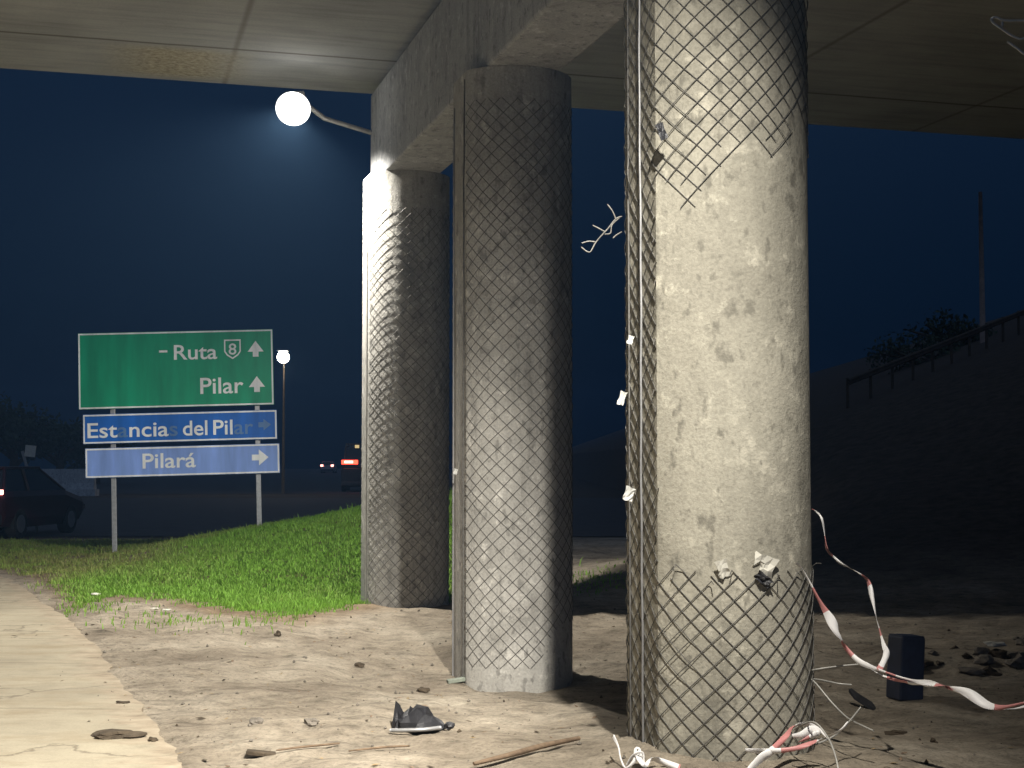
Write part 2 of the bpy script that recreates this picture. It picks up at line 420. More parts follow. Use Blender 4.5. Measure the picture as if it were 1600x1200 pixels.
# ------------------------------------------------------------------ grass on the bank (uncountable)
def build_grass():
    N = 560000
    x = RNG.uniform(-14, -.4, N); y = RNG.uniform(13.5, 30, N)
    # more blades where they show large
    keep = RNG.random(N) < grass_density(x, y) * np.clip(26 / y, .5, 1.6) * .75
    # stray tufts at the footway edge and in the dirt
    tx, ty = [], []
    for px, py, n, s in ((108, 958, 260, .28), (265, 973, 160, .25), (60, 918, 150, .3), (180, 940, 120, .5), (400, 972, 120, .3), (912, 912, 240, .30), (930, 900, 160, .35)):
        p = gpt(px, py); tx.append(RNG.normal(p.x, s, n)); ty.append(RNG.normal(p.y, s * 1.4, n))
    x = np.concatenate([x[keep]] + tx); y = np.concatenate([y[keep]] + ty)
    ok = x - pave_edge(y) > .05; x = x[ok]; y = y[ok]
    n = len(x); z = height(x, y) - .005
    cl = fbm(x * 2.2, y * 2.2, 3, 5) + .5
    h = (.025 + .05 * RNG.random(n)) * (.6 + .8 * cl); w = .004 + .006 * RNG.random(n)
    tall = RNG.random(n) < .03; h[tall] *= 1.9
    a = RNG.uniform(0, 2 * np.pi, n); lean = h * (.2 + .6 * RNG.random(n)); b = a + RNG.uniform(-1, 1, n) + np.pi / 2
    px_, py_ = np.cos(a) * w, np.sin(a) * w; lx, ly = np.cos(b) * lean, np.sin(b) * lean
    V = np.empty((n, 5, 3))
    V[:, 0] = np.stack([x - px_, y - py_, z], -1); V[:, 1] = np.stack([x + px_, y + py_, z], -1)
    V[:, 2] = np.stack([x + px_ * .7 + lx * .35, y + py_ * .7 + ly * .35, z + h * .6], -1)
    V[:, 3] = np.stack([x - px_ * .7 + lx * .35, y - py_ * .7 + ly * .35, z + h * .6], -1)
    V[:, 4] = np.stack([x + lx, y + ly, z + h], -1)
    base = np.arange(n)[:, None] * 5
    q = (base + np.array([0, 1, 2, 3])).astype(np.int32); t = (base + np.array([3, 2, 4])).astype(np.int32)
    idx = np.concatenate([q, t], 1).ravel()
    me = bpy.data.meshes.new('grass'); me.vertices.add(n * 5); me.vertices.foreach_set('co', V.ravel())
    me.loops.add(len(idx)); me.loops.foreach_set('vertex_index', idx)
    st = (np.arange(n)[:, None] * 7 + np.array([0, 4])).ravel().astype(np.int32)
    me.polygons.add(n * 2); me.polygons.foreach_set('loop_start', st); me.update(calc_edges=True)
    dry = np.clip(RNG.random(n) * .5 + .62 * (1 - sstep(-6.6, -4.4, x - .12 * (y - 19))) + 1.1 * fbm(x * .9, y * .9, 3, 4) - .22, 0, 1)
    br = .75 + .5 * RNG.random(n)
    gcol = np.array([.19, .37, .045]); dcol = np.array([.26, .25, .09])
    c = (gcol * (1 - dry[:, None]) + dcol * dry[:, None]) * br[:, None]
    C = np.ones((n, 5, 4), np.float32); C[:, :, :3] = c[:, None]
    ca = me.color_attributes.new('blade', 'FLOAT_COLOR', 'POINT'); ca.data.foreach_set('color', C.ravel())
    m = NT('grass_blades', .6, .3); vc = m.n('ShaderNodeVertexColor', layer_name='blade'); m.col(vc.outputs[0])
    tr = m.n('ShaderNodeBsdfTranslucent'); m.l(vc.outputs[0], tr.inputs[0])
    mx = m.n('ShaderNodeMixShader'); mx.inputs[0].default_value = .3
    out = m.t.nodes['Material Output']; m.l(m.b.outputs[0], mx.inputs[1]); m.l(tr.outputs[0], mx.inputs[2]); m.l(mx.outputs[0], out.inputs[0])
    me.materials.append(m.m)
    o = bpy.data.objects.new('grass', me); COL.objects.link(o)
    tag(o, 'bright green grass on the bank in front of the road sign', 'grass', None, 'stuff')
build_grass()

# loose gravel and crumbs of earth (uncountable)
def build_gravel():
    b = MB()
    for _ in range(1300):
        x = random.uniform(-4.5, 5.0); y = random.uniform(6.5, 18) if random.random() < .75 else random.uniform(6.5, 11)
        if x < float(pave_edge(y)) - (.5 if random.random() < .12 else -.02): continue
        if any((x - c[0]) ** 2 + (y - c[1]) ** 2 < .36 for c in (C1, C2, C3)): continue
        r = .004 + .013 * random.random() ** 4
        z = max(hz(x, y), .016 if x < float(pave_edge(y)) else -1); vs = []
        for i in range(6):
            d = Vector(((1, 0, 0), (-1, 0, 0), (0, 1, 0), (0, -1, 0), (0, 0, 1), (0, 0, -1))[i]) * r * random.uniform(.7, 1.3)
            vs.append(Matrix.Rotation(x * 9, 3, 'Z') @ d + Vector((x, y, z + r * .4)))
        b.add(vs, [(0, 2, 4), (2, 1, 4), (1, 3, 4), (3, 0, 4), (2, 0, 5), (1, 2, 5), (3, 1, 5), (0, 3, 5)], random.choice((0, 0, 0, 1)))
    o = b.build('gravel', [M['stone'], M['clod']]); tag(o, 'small stones and crumbs of earth scattered over the dirt', 'gravel', None, 'stuff')
build_gravel()
def build_litter():
    b = MB(); rg = random.Random(5)
    for _ in range(900):
        x = rg.uniform(-4.8, 4.5); y = rg.uniform(6.6, 17)
        if any((x - c[0]) ** 2 + (y - c[1]) ** 2 < .30 for c in (C1, C2, C3)): continue
        on = x < float(pave_edge(y))
        if on and rg.random() < .85: continue
        z = (.019 if on else hz(x, y) + .006); a = rg.uniform(0, 6.28); l = rg.uniform(.008, .035); w = l * rg.uniform(.12, .6)
        u = Vector((math.cos(a), math.sin(a), rg.uniform(-.1, .3))) * l; v = Vector((-math.sin(a), math.cos(a), rg.uniform(-.2, .3))) * w
        c = Vector((x, y, z)); k = Vector((0, 0, .004))
        b.add([c - u, c - v * .9, c + u, c + v, c - u * .1 + k], [(0, 1, 4), (1, 2, 4), (2, 3, 4), (3, 0, 4)], rg.choice((0, 0, 1, 2)))
    o = b.build('leaf_litter', [M['wood'], M['clod'], simple('dry_leaf', (.26, .19, .10), .9)]); tag(o, 'dry leaf bits and splinters scattered over the dirt', 'leaf litter', None, 'stuff')
build_litter()

# ================================================================== THE BRIDGE
UV = Vector((UX[0], UX[1], 0)); NV = Vector((NX[0], NX[1], 0))
ROWANG = math.atan2(NX[1], NX[0])
EDGE = Vector((-1.77, 17.1, 0))                    # point under the far edge of the deck
BB = 4.80; BT = 5.86; SOF = 6.0
# deck: local x along the bridge, local y back from the far edge
dk = MB()
L0, L1 = -32, 34
prof = [(0, 0), (0, .35), (.12, .38), (.12, 1.5), (-.18, 1.5), (-.18, .95), (-18, .95), (-18, 0)]
n = len(prof)
vs = [(L0, p[0], p[1]) for p in prof] + [(L1, p[0], p[1]) for p in prof]
dk.add(vs, [tuple(range(n)), tuple(reversed(range(n, 2 * n)))] + [(i, i + n, (i + 1) % n + n, (i + 1) % n) for i in range(n)])
deck = dk.build('bridge_deck', M['soffit'], None, False, EDGE + Vector((0, 0, SOF)))
deck.rotation_euler = (0, 0, ROWANG)
tag(deck, 'grey concrete bridge deck overhead, board marked underside with joint lines', 'bridge deck')
# cap beam along the row
cb = MB()
c3u = Vector((C3[0], C3[1], 0)); BL = 20.5
Mrow = Matrix.Translation(c3u) @ Matrix.Rotation(ROWANG, 4, 'Z')
cb.box((0, .55 - BL / 2, (BB + BT) / 2), (.62, BL, BT - BB), Mrow, 0, .025)
cb.box((0, .40 - BL / 2, (BT + SOF) / 2), (.40, BL - .4, SOF - BT - .004), Mrow)
tag(cb.build('cap_beam', M['beam']), 'long grey concrete beam carried on the row of columns', 'beam')

# ------------------------------------------------------------------ columns
RAD = .5; A0 = R(-73.5); HA = R(26.5); CH = RAD * math.cos(HA)
def rad(a):
    for c in (A0, A0 + math.pi):
        d = (a - c + math.pi) % (2 * math.pi) - math.pi
        if abs(d) < HA: return CH / math.cos(d)
    return RAD
def pol(a, r, z): return (r * math.sin(a), -r * math.cos(a), z)
def make_shaft(z0, z1, mat, parent):
    angs = sorted(set([2 * math.pi * i / 120 for i in range(120)] + [(c + s * HA) % (2 * math.pi) for c in (A0, A0 + math.pi) for s in (-1, 1)]))
    corner = [(c + s * HA) % (2 * math.pi) for c in (A0, A0 + math.pi) for s in (-1, 1)]
    zs = [z0] + [z0 + (z1 - z0) * k / 30 for k in range(1, 30)] + [z1]; k = len(angs); b = MB()
    b.add([pol(a, rad(a + 1e-9) if a not in corner else RAD, z) for z in zs for a in angs],
          [(j * k + i, j * k + (i + 1) % k, (j + 1) * k + (i + 1) % k, (j + 1) * k + i) for j in range(len(zs) - 1) for i in range(k)])
    o = b.build('shaft', mat, parent, True)
    me = o.data; sh = me.attributes.new('sharp_edge', 'BOOLEAN', 'EDGE')
    ci = {angs.index(c) for c in corner}
    vals = [(e.vertices[0] % k == e.vertices[1] % k and e.vertices[0] % k in ci) for e in me.edges]
    sh.data.foreach_set('value', vals)
    return o
def norm(a): return (a + math.pi) % (2 * math.pi) - math.pi
def wire_mesh(z0f, z1, parent, hole=None, seed=0, off=.0045, rw=.0031, skip=None, N=27, p=.115, bulge=.09):
    rg = random.Random(seed); b = MB(); dz = .0208; off = rw + .0008
    for fam in (1, -1):
        for k in range(N):
            pts = []; jit = rg.uniform(-.001, .001)
            z = 0.0
            while z < z1 + dz:
                a = fam * 2 * math.pi / N * (z / p) + 2 * math.pi * k / N + .010 * math.sin(z * 5 + k) + .02 * math.sin(z * 1.3) + .05 * math.sin(z * 2.1 + fam * .4 + 2 * math.sin(k * .52 + seed))
                an = norm(a)
                keep = z0f(an) < z < z1
                if skip and skip[0] < an < skip[1]: keep = False
                if keep and hole:
                    lo, hi = hole(an, k, fam)
                    if lo < z < hi: keep = False
                if keep:
                    bul = .001 + bulge * max(0, float(fbm(an * 1.6 + seed * 3, z * 1.5 + seed, 2, 2)) - .12) * max(0.0, math.cos(an - .4))
                    pts.append(Vector(pol(a, rad(an) + off + jit + bul + (.003 if fam > 0 else 0), z)))
                elif pts:
                    if len(pts) > 1:
                        if hole and rg.random() < .5:       # torn end springs out or hangs
                            d = (pts[-1] - pts[-2]); o = Vector((pts[-1].x, pts[-1].y, 0)).normalized()
                            pts.append(pts[-1] + d * rg.uniform(.3, 2) + o * .015); pts.append(pts[-1] + d * .6 + o * .02 + Vector((0, 0, -rg.uniform(0, .05))))
                        b.tube(pts, rw, 4)
                    pts = []
                z += dz
            if len(pts) > 1: b.tube(pts, rw, 4)
    # knots where the wires hook into each other
    return b.build('wire_mesh', M['wire'], parent, True)
def column(c, label, mat, seed, base, z0f, ztop, hole=None, rw=.0027, skip=None):
    o = empty('concrete_column', (c[0], c[1], 0), label, 'column', 'concrete columns under the bridge')
    make_shaft(base, BB - .002, mat, o)
    w = wire_mesh(z0f, ztop, o, hole, seed, rw=rw, skip=skip, bulge=.09 if rw > .0025 else .02)
    return o, w
def hole1(a, k, fam):
    if a < R(-46) or a > R(104): return (9, 9)
    hi = 3.03 + .36 * float(sstep(-.75, .95, a)) + .10 * math.sin(a * 7 + 1) + .07 * math.sin(k * 2.3 + fam)
    lo = 1.055 + .03 * math.sin(a * 9) + .03 * math.sin(k * 1.7)
    if hi < lo: hi = lo
    return (lo, hi)
col1, wm1 = column(C1, 'nearest thick column with wire mesh torn away in the middle and pale bare concrete', M['shaft1'], 1, -.2, lambda a: .10, 4.7, hole1)
col2, wm2 = column(C2, 'middle column between the nearest and the farthest, mesh wrapped, upper half in shade', M['shaft2'], 2, -.4,
                   lambda a: -.10 + .42 * float(sstep(.15, .9, a)), 4.55, None, .0022, (R(-97), R(-50)))
col3, wm3 = column(C3, 'farthest column beside the grass, lit white on its left side by the floodlight', M['shaft3'], 3, -.2, lambda a: .05, 4.4, None, .0022, (R(-97), R(-50)))
C0 = (C1[0] + 1.13, C1[1] - 4.0)
col0, wm0 = column(C0, 'column just outside the right of the view whose torn wires reach into the top corner', M['shaft2'], 5, -.2, lambda a: .1, 4.6)

def seam(parent, z0, z1, ang, r, name='conduit', rr=.014, mat='conduit', wob=.004):
    pts = []; z = z0
    while z < z1:
        pts.append(pol(ang + wob * math.sin(z * 3) + wob * .6 * math.sin(z * 11), rad(norm(ang)) + r, z)); z += .08
    b = MB(); b.tube(pts, rr, 6); return b.build(name, M[mat], parent, True)
seam(col1, -.05, 4.79, R(-70), .012, 'lacing_bar', .007, 'steel', .010)
seam(col1, -.05, 4.79, R(-93), .008, 'lacing_bar', .006, 'wire', .012)
seam(col2, -.3, 4.6, R(-95), .007, 'conduit', .007, 'steel', .003)
seam(col2, -.3, 4.79, R(-55), .006, 'lacing_bar', .006, 'wire', .010)
seam(col3, 0, 4.5, R(-62), .008, 'lacing_bar', .008, 'conduit', .006)

# torn strands poking out of the mesh
def strands(parent, lists, r=.006, mat='galv', name='torn_wire'):
    b = MB()
    for l in lists: b.tube(spline(l, 6), r, 5)
    o = b.build(name, M[mat], None, True); o.parent = parent
    o.matrix_parent_inverse = Matrix.Translation(-Vector(parent.location)); return o
Y1 = 8.05
A = lambda px, py, Y=Y1: at(px, py, Y)
strands(col1, [[A(972, 338), A(962, 342), A(950, 357), A(938, 370), A(930, 380), A(921, 394), A(908, 386)],
               [A(962, 342), A(957, 330), A(949, 319)], [A(945, 362), A(936, 357), A(926, 352)], [A(930, 378), A(920, 377), A(909, 380)],
               [A(968, 340), A(956, 352), A(954, 364), A(945, 366)], [A(972, 362), A(962, 368), A(958, 372)]], .0042, 'wire')
Y0 = 4.0
strands(col0, [[A(1830, 30, Y0), A(1700, 32, Y0), A(1600, 32, Y0), A(1570, 32, Y0), A(1556, 27, Y0), A(1549, 30, Y0), A(1552, 36, Y0), A(1562, 43, Y0), A(1578, 54, Y0), A(1590, 60, Y0), A(1600, 60, Y0), A(1640, 45, Y0), A(1830, 60, Y0)],
               [A(1574, 65, Y0), A(1590, 76, Y0), A(1612, 90, Y0), A(1700, 120, Y0), A(1830, 140, Y0)], [A(1566, 42, Y0), A(1566, 34, Y0)]], .0036)
# wire ends sprung loose at the foot of the nearest column
p = C1
strands(col1, [[A(1250, 1052, 7.9), A(1275, 1046, 7.8), A(1310, 1041, 7.8), A(1342, 1038, 7.8)],
               [A(1255, 1060, 7.9), A(1280, 1062, 7.8), A(1310, 1068, 7.7), A(1330, 1070, 7.7)],
               [A(1250, 1050, 7.9), A(1272, 1065, 7.8), A(1300, 1098, 7.7), A(1325, 1122, 7.6), A(1350, 1135, 7.5), A(1365, 1142, 7.45)],
               [A(1345, 1105, 7.6), A(1320, 1135, 7.5), A(1300, 1152, 7.4), A(1270, 1165, 7.3)],
               [A(1240, 1140, 7.5), A(1270, 1128, 7.3), A(1292, 1150, 7.2), A(1305, 1180, 7.1), A(1312, 1215, 7.0)]], .005, 'conduit', 'loose_wire')

# drain pipe stub at the beam end and electrical cable, seen as the dark bits round the far floodlight
# ------------------------------------------------------------------ floodlights
def floodlight(pos, aim, mount, label, power, cone, blend, aim_light=None, col=(1, .95, .86)):
    aim = Vector(aim).normalized(); pos = Vector(pos)
    q = aim.to_track_quat('-Z', 'Y')
    o = empty('floodlight', pos, label, 'floodlight', 'floodlights under the bridge')
    Rm = q.to_matrix().to_4x4()
    h = MB(); h.box((0, 0, .13), (.23, .22, .10), Rm, 0, .02)
    for i in range(7): h.box((-.09 + .03 * i, 0, .19), (.009, .19, .03), Rm)
    h.build('housing', M['steel'], o)
    bm = bmesh.new(); bmesh.ops.create_uvsphere(bm, u_segments=48, v_segments=24, radius=1)
    bm.verts.index_update(); l = MB()
    l.add([Rm @ Vector((v.co.x * .19, v.co.y * .19, v.co.z * .17)) for v in bm.verts], [[v.index for v in f.verts] for f in bm.faces]); bm.free()
    ln = l.build('lens', M['lens'], o, True); ln.visible_shadow = False       # clear cover: lets the beam through
    g = MB(); mt = Vector(mount) - pos
    g.tube([mt, mt * .35, Vector(Rm @ Vector((0, 0, .22)))], .028, 8); g.build('bracket_arm', M['steel'], o, True)
    pl = MB(); pl.box(mt, (.05, .22, .22), Matrix.Identity(4)); pl.build('mounting_plate', M['steel'], o)
    ld = bpy.data.lights.new('flood_beam', 'SPOT'); ld.energy = power; ld.color = col
    ld.spot_size = R(cone); ld.spot_blend = blend; ld.shadow_soft_size = .07
    lo = bpy.data.objects.new('flood_beam', ld); COL.objects.link(lo); lo.parent = o
    al = Vector(aim_light).normalized() if aim_light else aim
    lo.location = aim * .02; lo.rotation_euler = al.to_track_quat('-Z', 'Y').to_euler()
    return o
def dirv(az, el): return (math.sin(R(az)) * math.cos(R(el)), math.cos(R(az)) * math.cos(R(el)), math.sin(R(el)))
FL = at(458, 170, 15.75)
endp = c3u + UV * .56 + NV * -.2
floodlight(FL, (-.12, -.85, -.95), (endp.x, endp.y, 5.40), 'glaring white floodlight on an arm at the beam end by the farthest column',
           LAMP_FAR_W, 164, .6, (-.30, .12, -1))
NL = Vector((1.0, 4.5, 5.5))
fb = c3u - UV * ((c3u - NL).dot(UV)); 
mt = Vector((C1[0], C1[1], 0)) + UV * (NL - Vector((C1[0], C1[1], 0))).dot(UV) - NV * .33
nf = floodlight(NL, dirv(-54, -50), (mt.x, mt.y, 5.45), 'floodlight overhead near the camera, above the nearest column and out of view', LAMP_NEAR_W, 108, .85)
ld = bpy.data.lights.new('throw_beam', 'SPOT'); ld.energy = LAMP_THROW_W; ld.color = (1, .95, .86); ld.spot_size = R(60); ld.spot_blend = .50; ld.shadow_soft_size = .07
lo = bpy.data.objects.new('throw_beam', ld); COL.objects.link(lo); lo.parent = nf; lo.location = Vector(dirv(-54, -50)) * .02
lo.rotation_euler = Vector(dirv(-39, -36)).to_track_quat('-Z', 'Y').to_euler()

# ================================================================== ROAD SIGN
def text_mesh(body, mats, fmt=None):
    c = bpy.data.curves.new('txt', 'FONT'); c.body = body; c.size = 1; c.extrude = 0.0; c.offset = .012
    c.resolution_u = 6
    for m in mats: c.materials.append(m)
    if fmt:
        for i, k in enumerate(fmt): c.body_format[i].material_index = k
    o = bpy.data.objects.new('txt', c); COL.objects.link(o)
    dg = bpy.context.evaluated_depsgraph_get(); dg.update()
    me = bpy.data.meshes.new_from_object(o.evaluated_get(dg)); bpy.data.objects.remove(o); return me
def sign():
    K = 25.0 / FPX
    cpt = at(287, 743, 25.0)
    o = empty('road_sign', (cpt.x, 25.0, cpt.z), 'tall road sign of one green and two blue panels on two posts in the grass', 'road sign')
    o.rotation_euler = (0, R(-1.6), R(3))
    def flat(name, c, rough=.45):
        m = NT(name, rough, .4); f = m.noise(1.4, m.map(scale=(2.2, 1, .35)), 5); m.col(m.ramp(f, [(.3, tuple(q * .72 for q in c)), (.7, tuple(q * 1.25 for q in c))])); return m.m
    green = flat('sign_green', (.0, .33, .16)); blue = flat('sign_blue', (.008, .14, .56)); pale = flat('sign_pale_blue', (.24, .38, .80))
    white = flat('sign_white', (.92, .94, .92)); fade = flat('sign_faded', (.11, .23, .46)); back = M['steel']
    def panel(name, x0, x1, z0, z1, mat, dx, inset=3.2, bw=2.4):
        b = MB(); cx = (x0 + x1) / 2 + dx
        b.box((cx * K, .012, (z0 + z1) / 2 * K), ((x1 - x0) * K, .022, (z1 - z0) * K), None, 0, .004)
        po = b.build(name, mat, o)
        f = MB()
        def bar(ax, az, bx, bz): f.box(((ax + bx) / 2 * K, -.002, (az + bz) / 2 * K), (abs(bx - ax) * K, .004, abs(bz - az) * K))
        X0, X1, Z0, Z1 = x0 + dx + .6, x1 + dx - .6, z0 + .6, z1 - .6
        bar(X0, Z1 - bw, X1, Z1); bar(X0, Z0, X1, Z0 + bw); bar(X0, Z0 + bw, X0 + bw, Z1 - bw); bar(X1 - bw, Z0 + bw, X1, Z1 - bw)
        f.build('border', white, po); return po
    gp = panel('green_panel', -151, 151, 107, 226, green, -9)
    bp = panel('blue_panel', -150, 150, 53, 99, blue, -4)
    pp = panel('pale_blue_panel', -150, 150, 0, 46, pale, -1)
    gp['label'] = 'large green panel reading Ruta 8 and Pilar'; bp['label'] = 'dark blue panel with partly lost letters'; pp['label'] = 'pale blue panel reading Pilará'
    def word(body, x0, x1, zb, cap, par, fmt=None, mats=None, name='lettering'):
        me = text_mesh(body, mats or [white], fmt)
        co = np.empty(len(me.vertices) * 3); me.vertices.foreach_get('co', co); co = co.reshape(-1, 3)
        mn, mx = co[:, 0].min(), co[:, 0].max(); capu = .73
        out = np.empty_like(co); out[:, 0] = (x0 + (co[:, 0] - mn) / (mx - mn) * (x1 - x0)) * K
        out[:, 2] = (zb + co[:, 1] / capu * cap) * K; out[:, 1] = -.005
        me.vertices.foreach_set('co', out.ravel()); me.update()
        w = bpy.data.objects.new(name, me); COL.objects.link(w); w.parent = par
    def shape(pts, par, name, mat=white, y=-.006):
        b = MB(); b.add([(x * K, y, z * K) for x, z in pts], [tuple(range(len(pts)))]); return b.build(name, mat, par)
    def up(cx, cz, par):
        shape([(cx - 4.5, cz - 12), (cx + 4.5, cz - 12), (cx + 4.5, cz - 4), (cx + 12.5, cz - 4), (cx, cz + 13), (cx - 12.5, cz - 4), (cx - 4.5, cz - 4)], par, 'arrow')
    # positions in the panel frame: photo x minus 287, height above the sign foot
    gx = lambda px: px - 287
    word('Ruta', gx(275) , gx(342), 181.5, 24, gp)
    shape([(gx(252), 193), (gx(265), 193), (gx(265), 196.5), (gx(252), 196.5)], gp, 'dash')
    sx = gx(366) 
    ring = [(-13, 14), (13, 14), (13, -5), (9, -11), (0, -17), (-9, -11), (-13, -5)]; cz = 197
    sb = MB(); inn = [(x * .84, z * .84) for x, z in ring]; nn = len(ring)
    sb.add([((sx + x) * K, -.006, (cz + z) * K) for x, z in ring + inn], [(i, (i + 1) % nn, (i + 1) % nn + nn, i + nn) for i in range(nn)])
    sb.build('route_shield', white, gp)
    word('8', sx - 6, sx + 6, 187.5, 18, gp)
    up(gx(402), 195, gp); up(gx(403), 139.5, gp)
    word('Pilar', gx(315), gx(382), 127, 26, gp)
    word('Estancias', gx(140), gx(279), 62.5, 24, bp, [0, 0, 0, 1, 0, 0, 0, 0, 1], [white, fade])
    word('del', gx(287), gx(325), 62.5, 24, bp)
    word('Pilar', gx(334), gx(396), 62.5, 24, bp, [0, 0, 0, 1, 1], [white, fade])
    shape([(gx(404), 72), (gx(412), 72), (gx(412), 67), (gx(424), 76), (gx(412), 85), (gx(412), 80), (gx(404), 80)], bp, 'arrow', fade)
    word('Pilará', gx(224), gx(306), 13, 24, pp)
    ax, az = gx(406), 25
    shape([(ax - 13, az - 4.5), (ax - 2, az - 4.5), (ax - 2, az - 12.5), (ax + 13, az), (ax - 2, az + 12.5), (ax - 2, az + 4.5), (ax - 13, az + 4.5)], pp, 'arrow')
    for px, len_ in ((178, 1.85), (402, 1.35)):
        x = gx(px) * K; b = MB(); b.box((x, .075, (226 * K - len_) / 2 - .02), (.085, .05, 226 * K + len_), None, 0, .008); b.build('post', M['galv'], o)
    for zz in (20, 75, 130, 205):
        b = MB(); b.box((-4 * K, .04, zz * K), (290 * K, .03, .06)); b.build('rail', M['steel'], o)
sign()

# ================================================================== THINGS ON THE GROUND
def rock_mesh(r, seed, flat=.7, det=2, name='rock'):
    bm = bmesh.new(); bmesh.ops.create_icosphere(bm, subdivisions=det, radius=1); rg = random.Random(seed)
    ph = [Vector((rg.uniform(-3, 3), rg.uniform(-3, 3), rg.uniform(-3, 3))) for _ in range(6)]
    for v in bm.verts:
        n = v.co.normalized(); d = 1 + sum(.13 * math.sin(n.dot(p) * 1.7 + i) for i, p in enumerate(ph)) + rg.uniform(-.08, .08)
        v.co = Vector((n.x * r[0], n.y * r[1], n.z * r[2] * flat)) * d
    b = MB(); bm.verts.index_update(); b.add([v.co.copy() for v in bm.verts], [[v.index for v in f.verts] for f in bm.faces]); bm.free(); return b
# rubble row on the right
random.seed(21)
for i in range(30):
    px = random.uniform(1415, 1640); py = random.gauss(1028, 12) - (px - 1420) * .03
    p_ = gpt(px, py); s = random.uniform(.03, .085)
    o = rock_mesh((s * random.uniform(.9, 1.7), s, s * .8), i).build('rubble_stone', M['stone' if i % 3 else 'clod'], None, False, p_ + Vector((0, 0, s * .25)))
    o.rotation_euler = (0, 0, random.uniform(0, 6)); tag(o, 'dark stone in the loose rubble row on the dirt right of the dark block', 'stone', 'rubble stones on the right')
def clod(px, py, sx, sy, sz, label, mat='clod', name='earth_clod', cat='clod', seed=1, z=None):
    p_ = gpt(px, py); 
    if p_.x < float(pave_edge(p_.y)): p_.z = .016
    return tag(rock_mesh((sx, sy, sz), seed, .8, 3).build(name, M[mat], None, False, p_ + Vector((0, 0, sz * .3))), label, cat)
clod(188, 1159, .125, .10, .035, 'wide flat dark clod of earth on the footway, near its edge', seed=3)
clod(238, 1164, .028, .025, .02, 'little dark clod just right of the wide flat one on the footway', seed=4)
clod(192, 1104, .045, .03, .012, 'thin dark flake on the footway above the wide flat clod', seed=5)
clod(400, 1130, .035, .03, .03, 'small brown stone in the dirt left of the crushed black debris', 'stone', 'stone', 'stone', 6)
clod(486, 1131, .045, .03, .03, 'brown stone in the dirt nearest the left of the crushed black debris', 'stone', 'stone', 'stone', 7)
clod(660, 1081, .045, .035, .03, 'brown clod in the dirt right above the crushed black debris', seed=8)
clod(434, 993, .03, .03, .035, 'black round stone alone in the dirt below the grass', 'clod', 'stone', 'stone', 9)
clod(561, 1041, .04, .03, .025, 'dark clod in the dirt left of the middle column foot', seed=10)
clod(1400, 1147, .06, .03, .02, 'small dark lump in the dirt under the sagging tape', seed=12)
clod(1459, 1160, .02, .02, .02, 'tiny dark pebble right of the lump under the sagging tape', 'clod', 'stone', 'stone', 13)
# dark plank piece with a thin stick
pp_ = gpt(408, 1181); b = MB(); b.box((0, 0, 0), (.16, .07, .022), Matrix.Rotation(.1, 4, 'Z') @ Matrix.Rotation(.12, 4, 'Y'), 0, .006)
tag(b.build('wood_piece', M['clod'], None, False, pp_ + Vector((0, 0, .014))), 'short dark piece of wood in the dirt at the bottom edge, by a thin twig', 'wood piece')
def stick(pxs, r, label, cat='stick', name='stick', mat='wood', lift=.01):
    pts = [gpt(*q) + Vector((0, 0, lift + r)) for q in pxs]; b = MB(); sp = spline(pts, 6)
    b.tube(sp, [r * (.75 + .4 * math.sin(3.1 * i / len(sp))) for i in range(len(sp))], 7); tag(b.build(name, M[mat], None, True), label, cat)
stick([(432, 1177), (470, 1172), (530, 1166)], .006, 'thin twig pointing right from the short dark piece of wood', 'twig', 'twig')
stick([(740, 1204), (800, 1189), (850, 1175), (905, 1163)], .014, 'long thin stick lying in the dirt in front of the nearest column', lift=.02)
stick([(545, 1178), (600, 1172), (640, 1170)], .006, 'faint short twig in the dirt below the crushed black debris', 'twig', 'twig')
# grey slat by the middle column
pp_ = gpt(718, 1067); b = MB(); b.box((0, 0, 0), (.20, .07, .03), Matrix.Rotation(.25, 4, 'Z') @ Matrix.Rotation(-.12, 4, 'Y'), 0, .006)
tag(b.build('slat', simple('grey_green_slat', (.20, .22, .18), .8), None, False, pp_ + Vector((0, 0, .025))), 'short grey green slat lying at the left foot of the middle column', 'slat')
# white scraps in the grass
for px, py, s, lab in ((150, 933, .055, 'white scrap alone on the thin grass near the footway'), (243, 956, .04, 'left one of two pale scraps at the edge of the grass'), (261, 958, .045, 'right one of two pale scraps at the edge of the grass')):
    p_ = gpt(px, py); o = rock_mesh((s, s * .7, s * .45), px, .7, 2).build('litter', M['paper'], None, False, p_ + Vector((0, 0, .035))); tag(o, lab, 'litter')
p_ = gpt(1556, 1024); o = rock_mesh((.09, .04, .03), 5, .7, 2).build('litter', M['paper'], None, False, p_ + Vector((0, 0, .09))); tag(o, 'white scrap lying on the rubble stones at the right', 'litter')
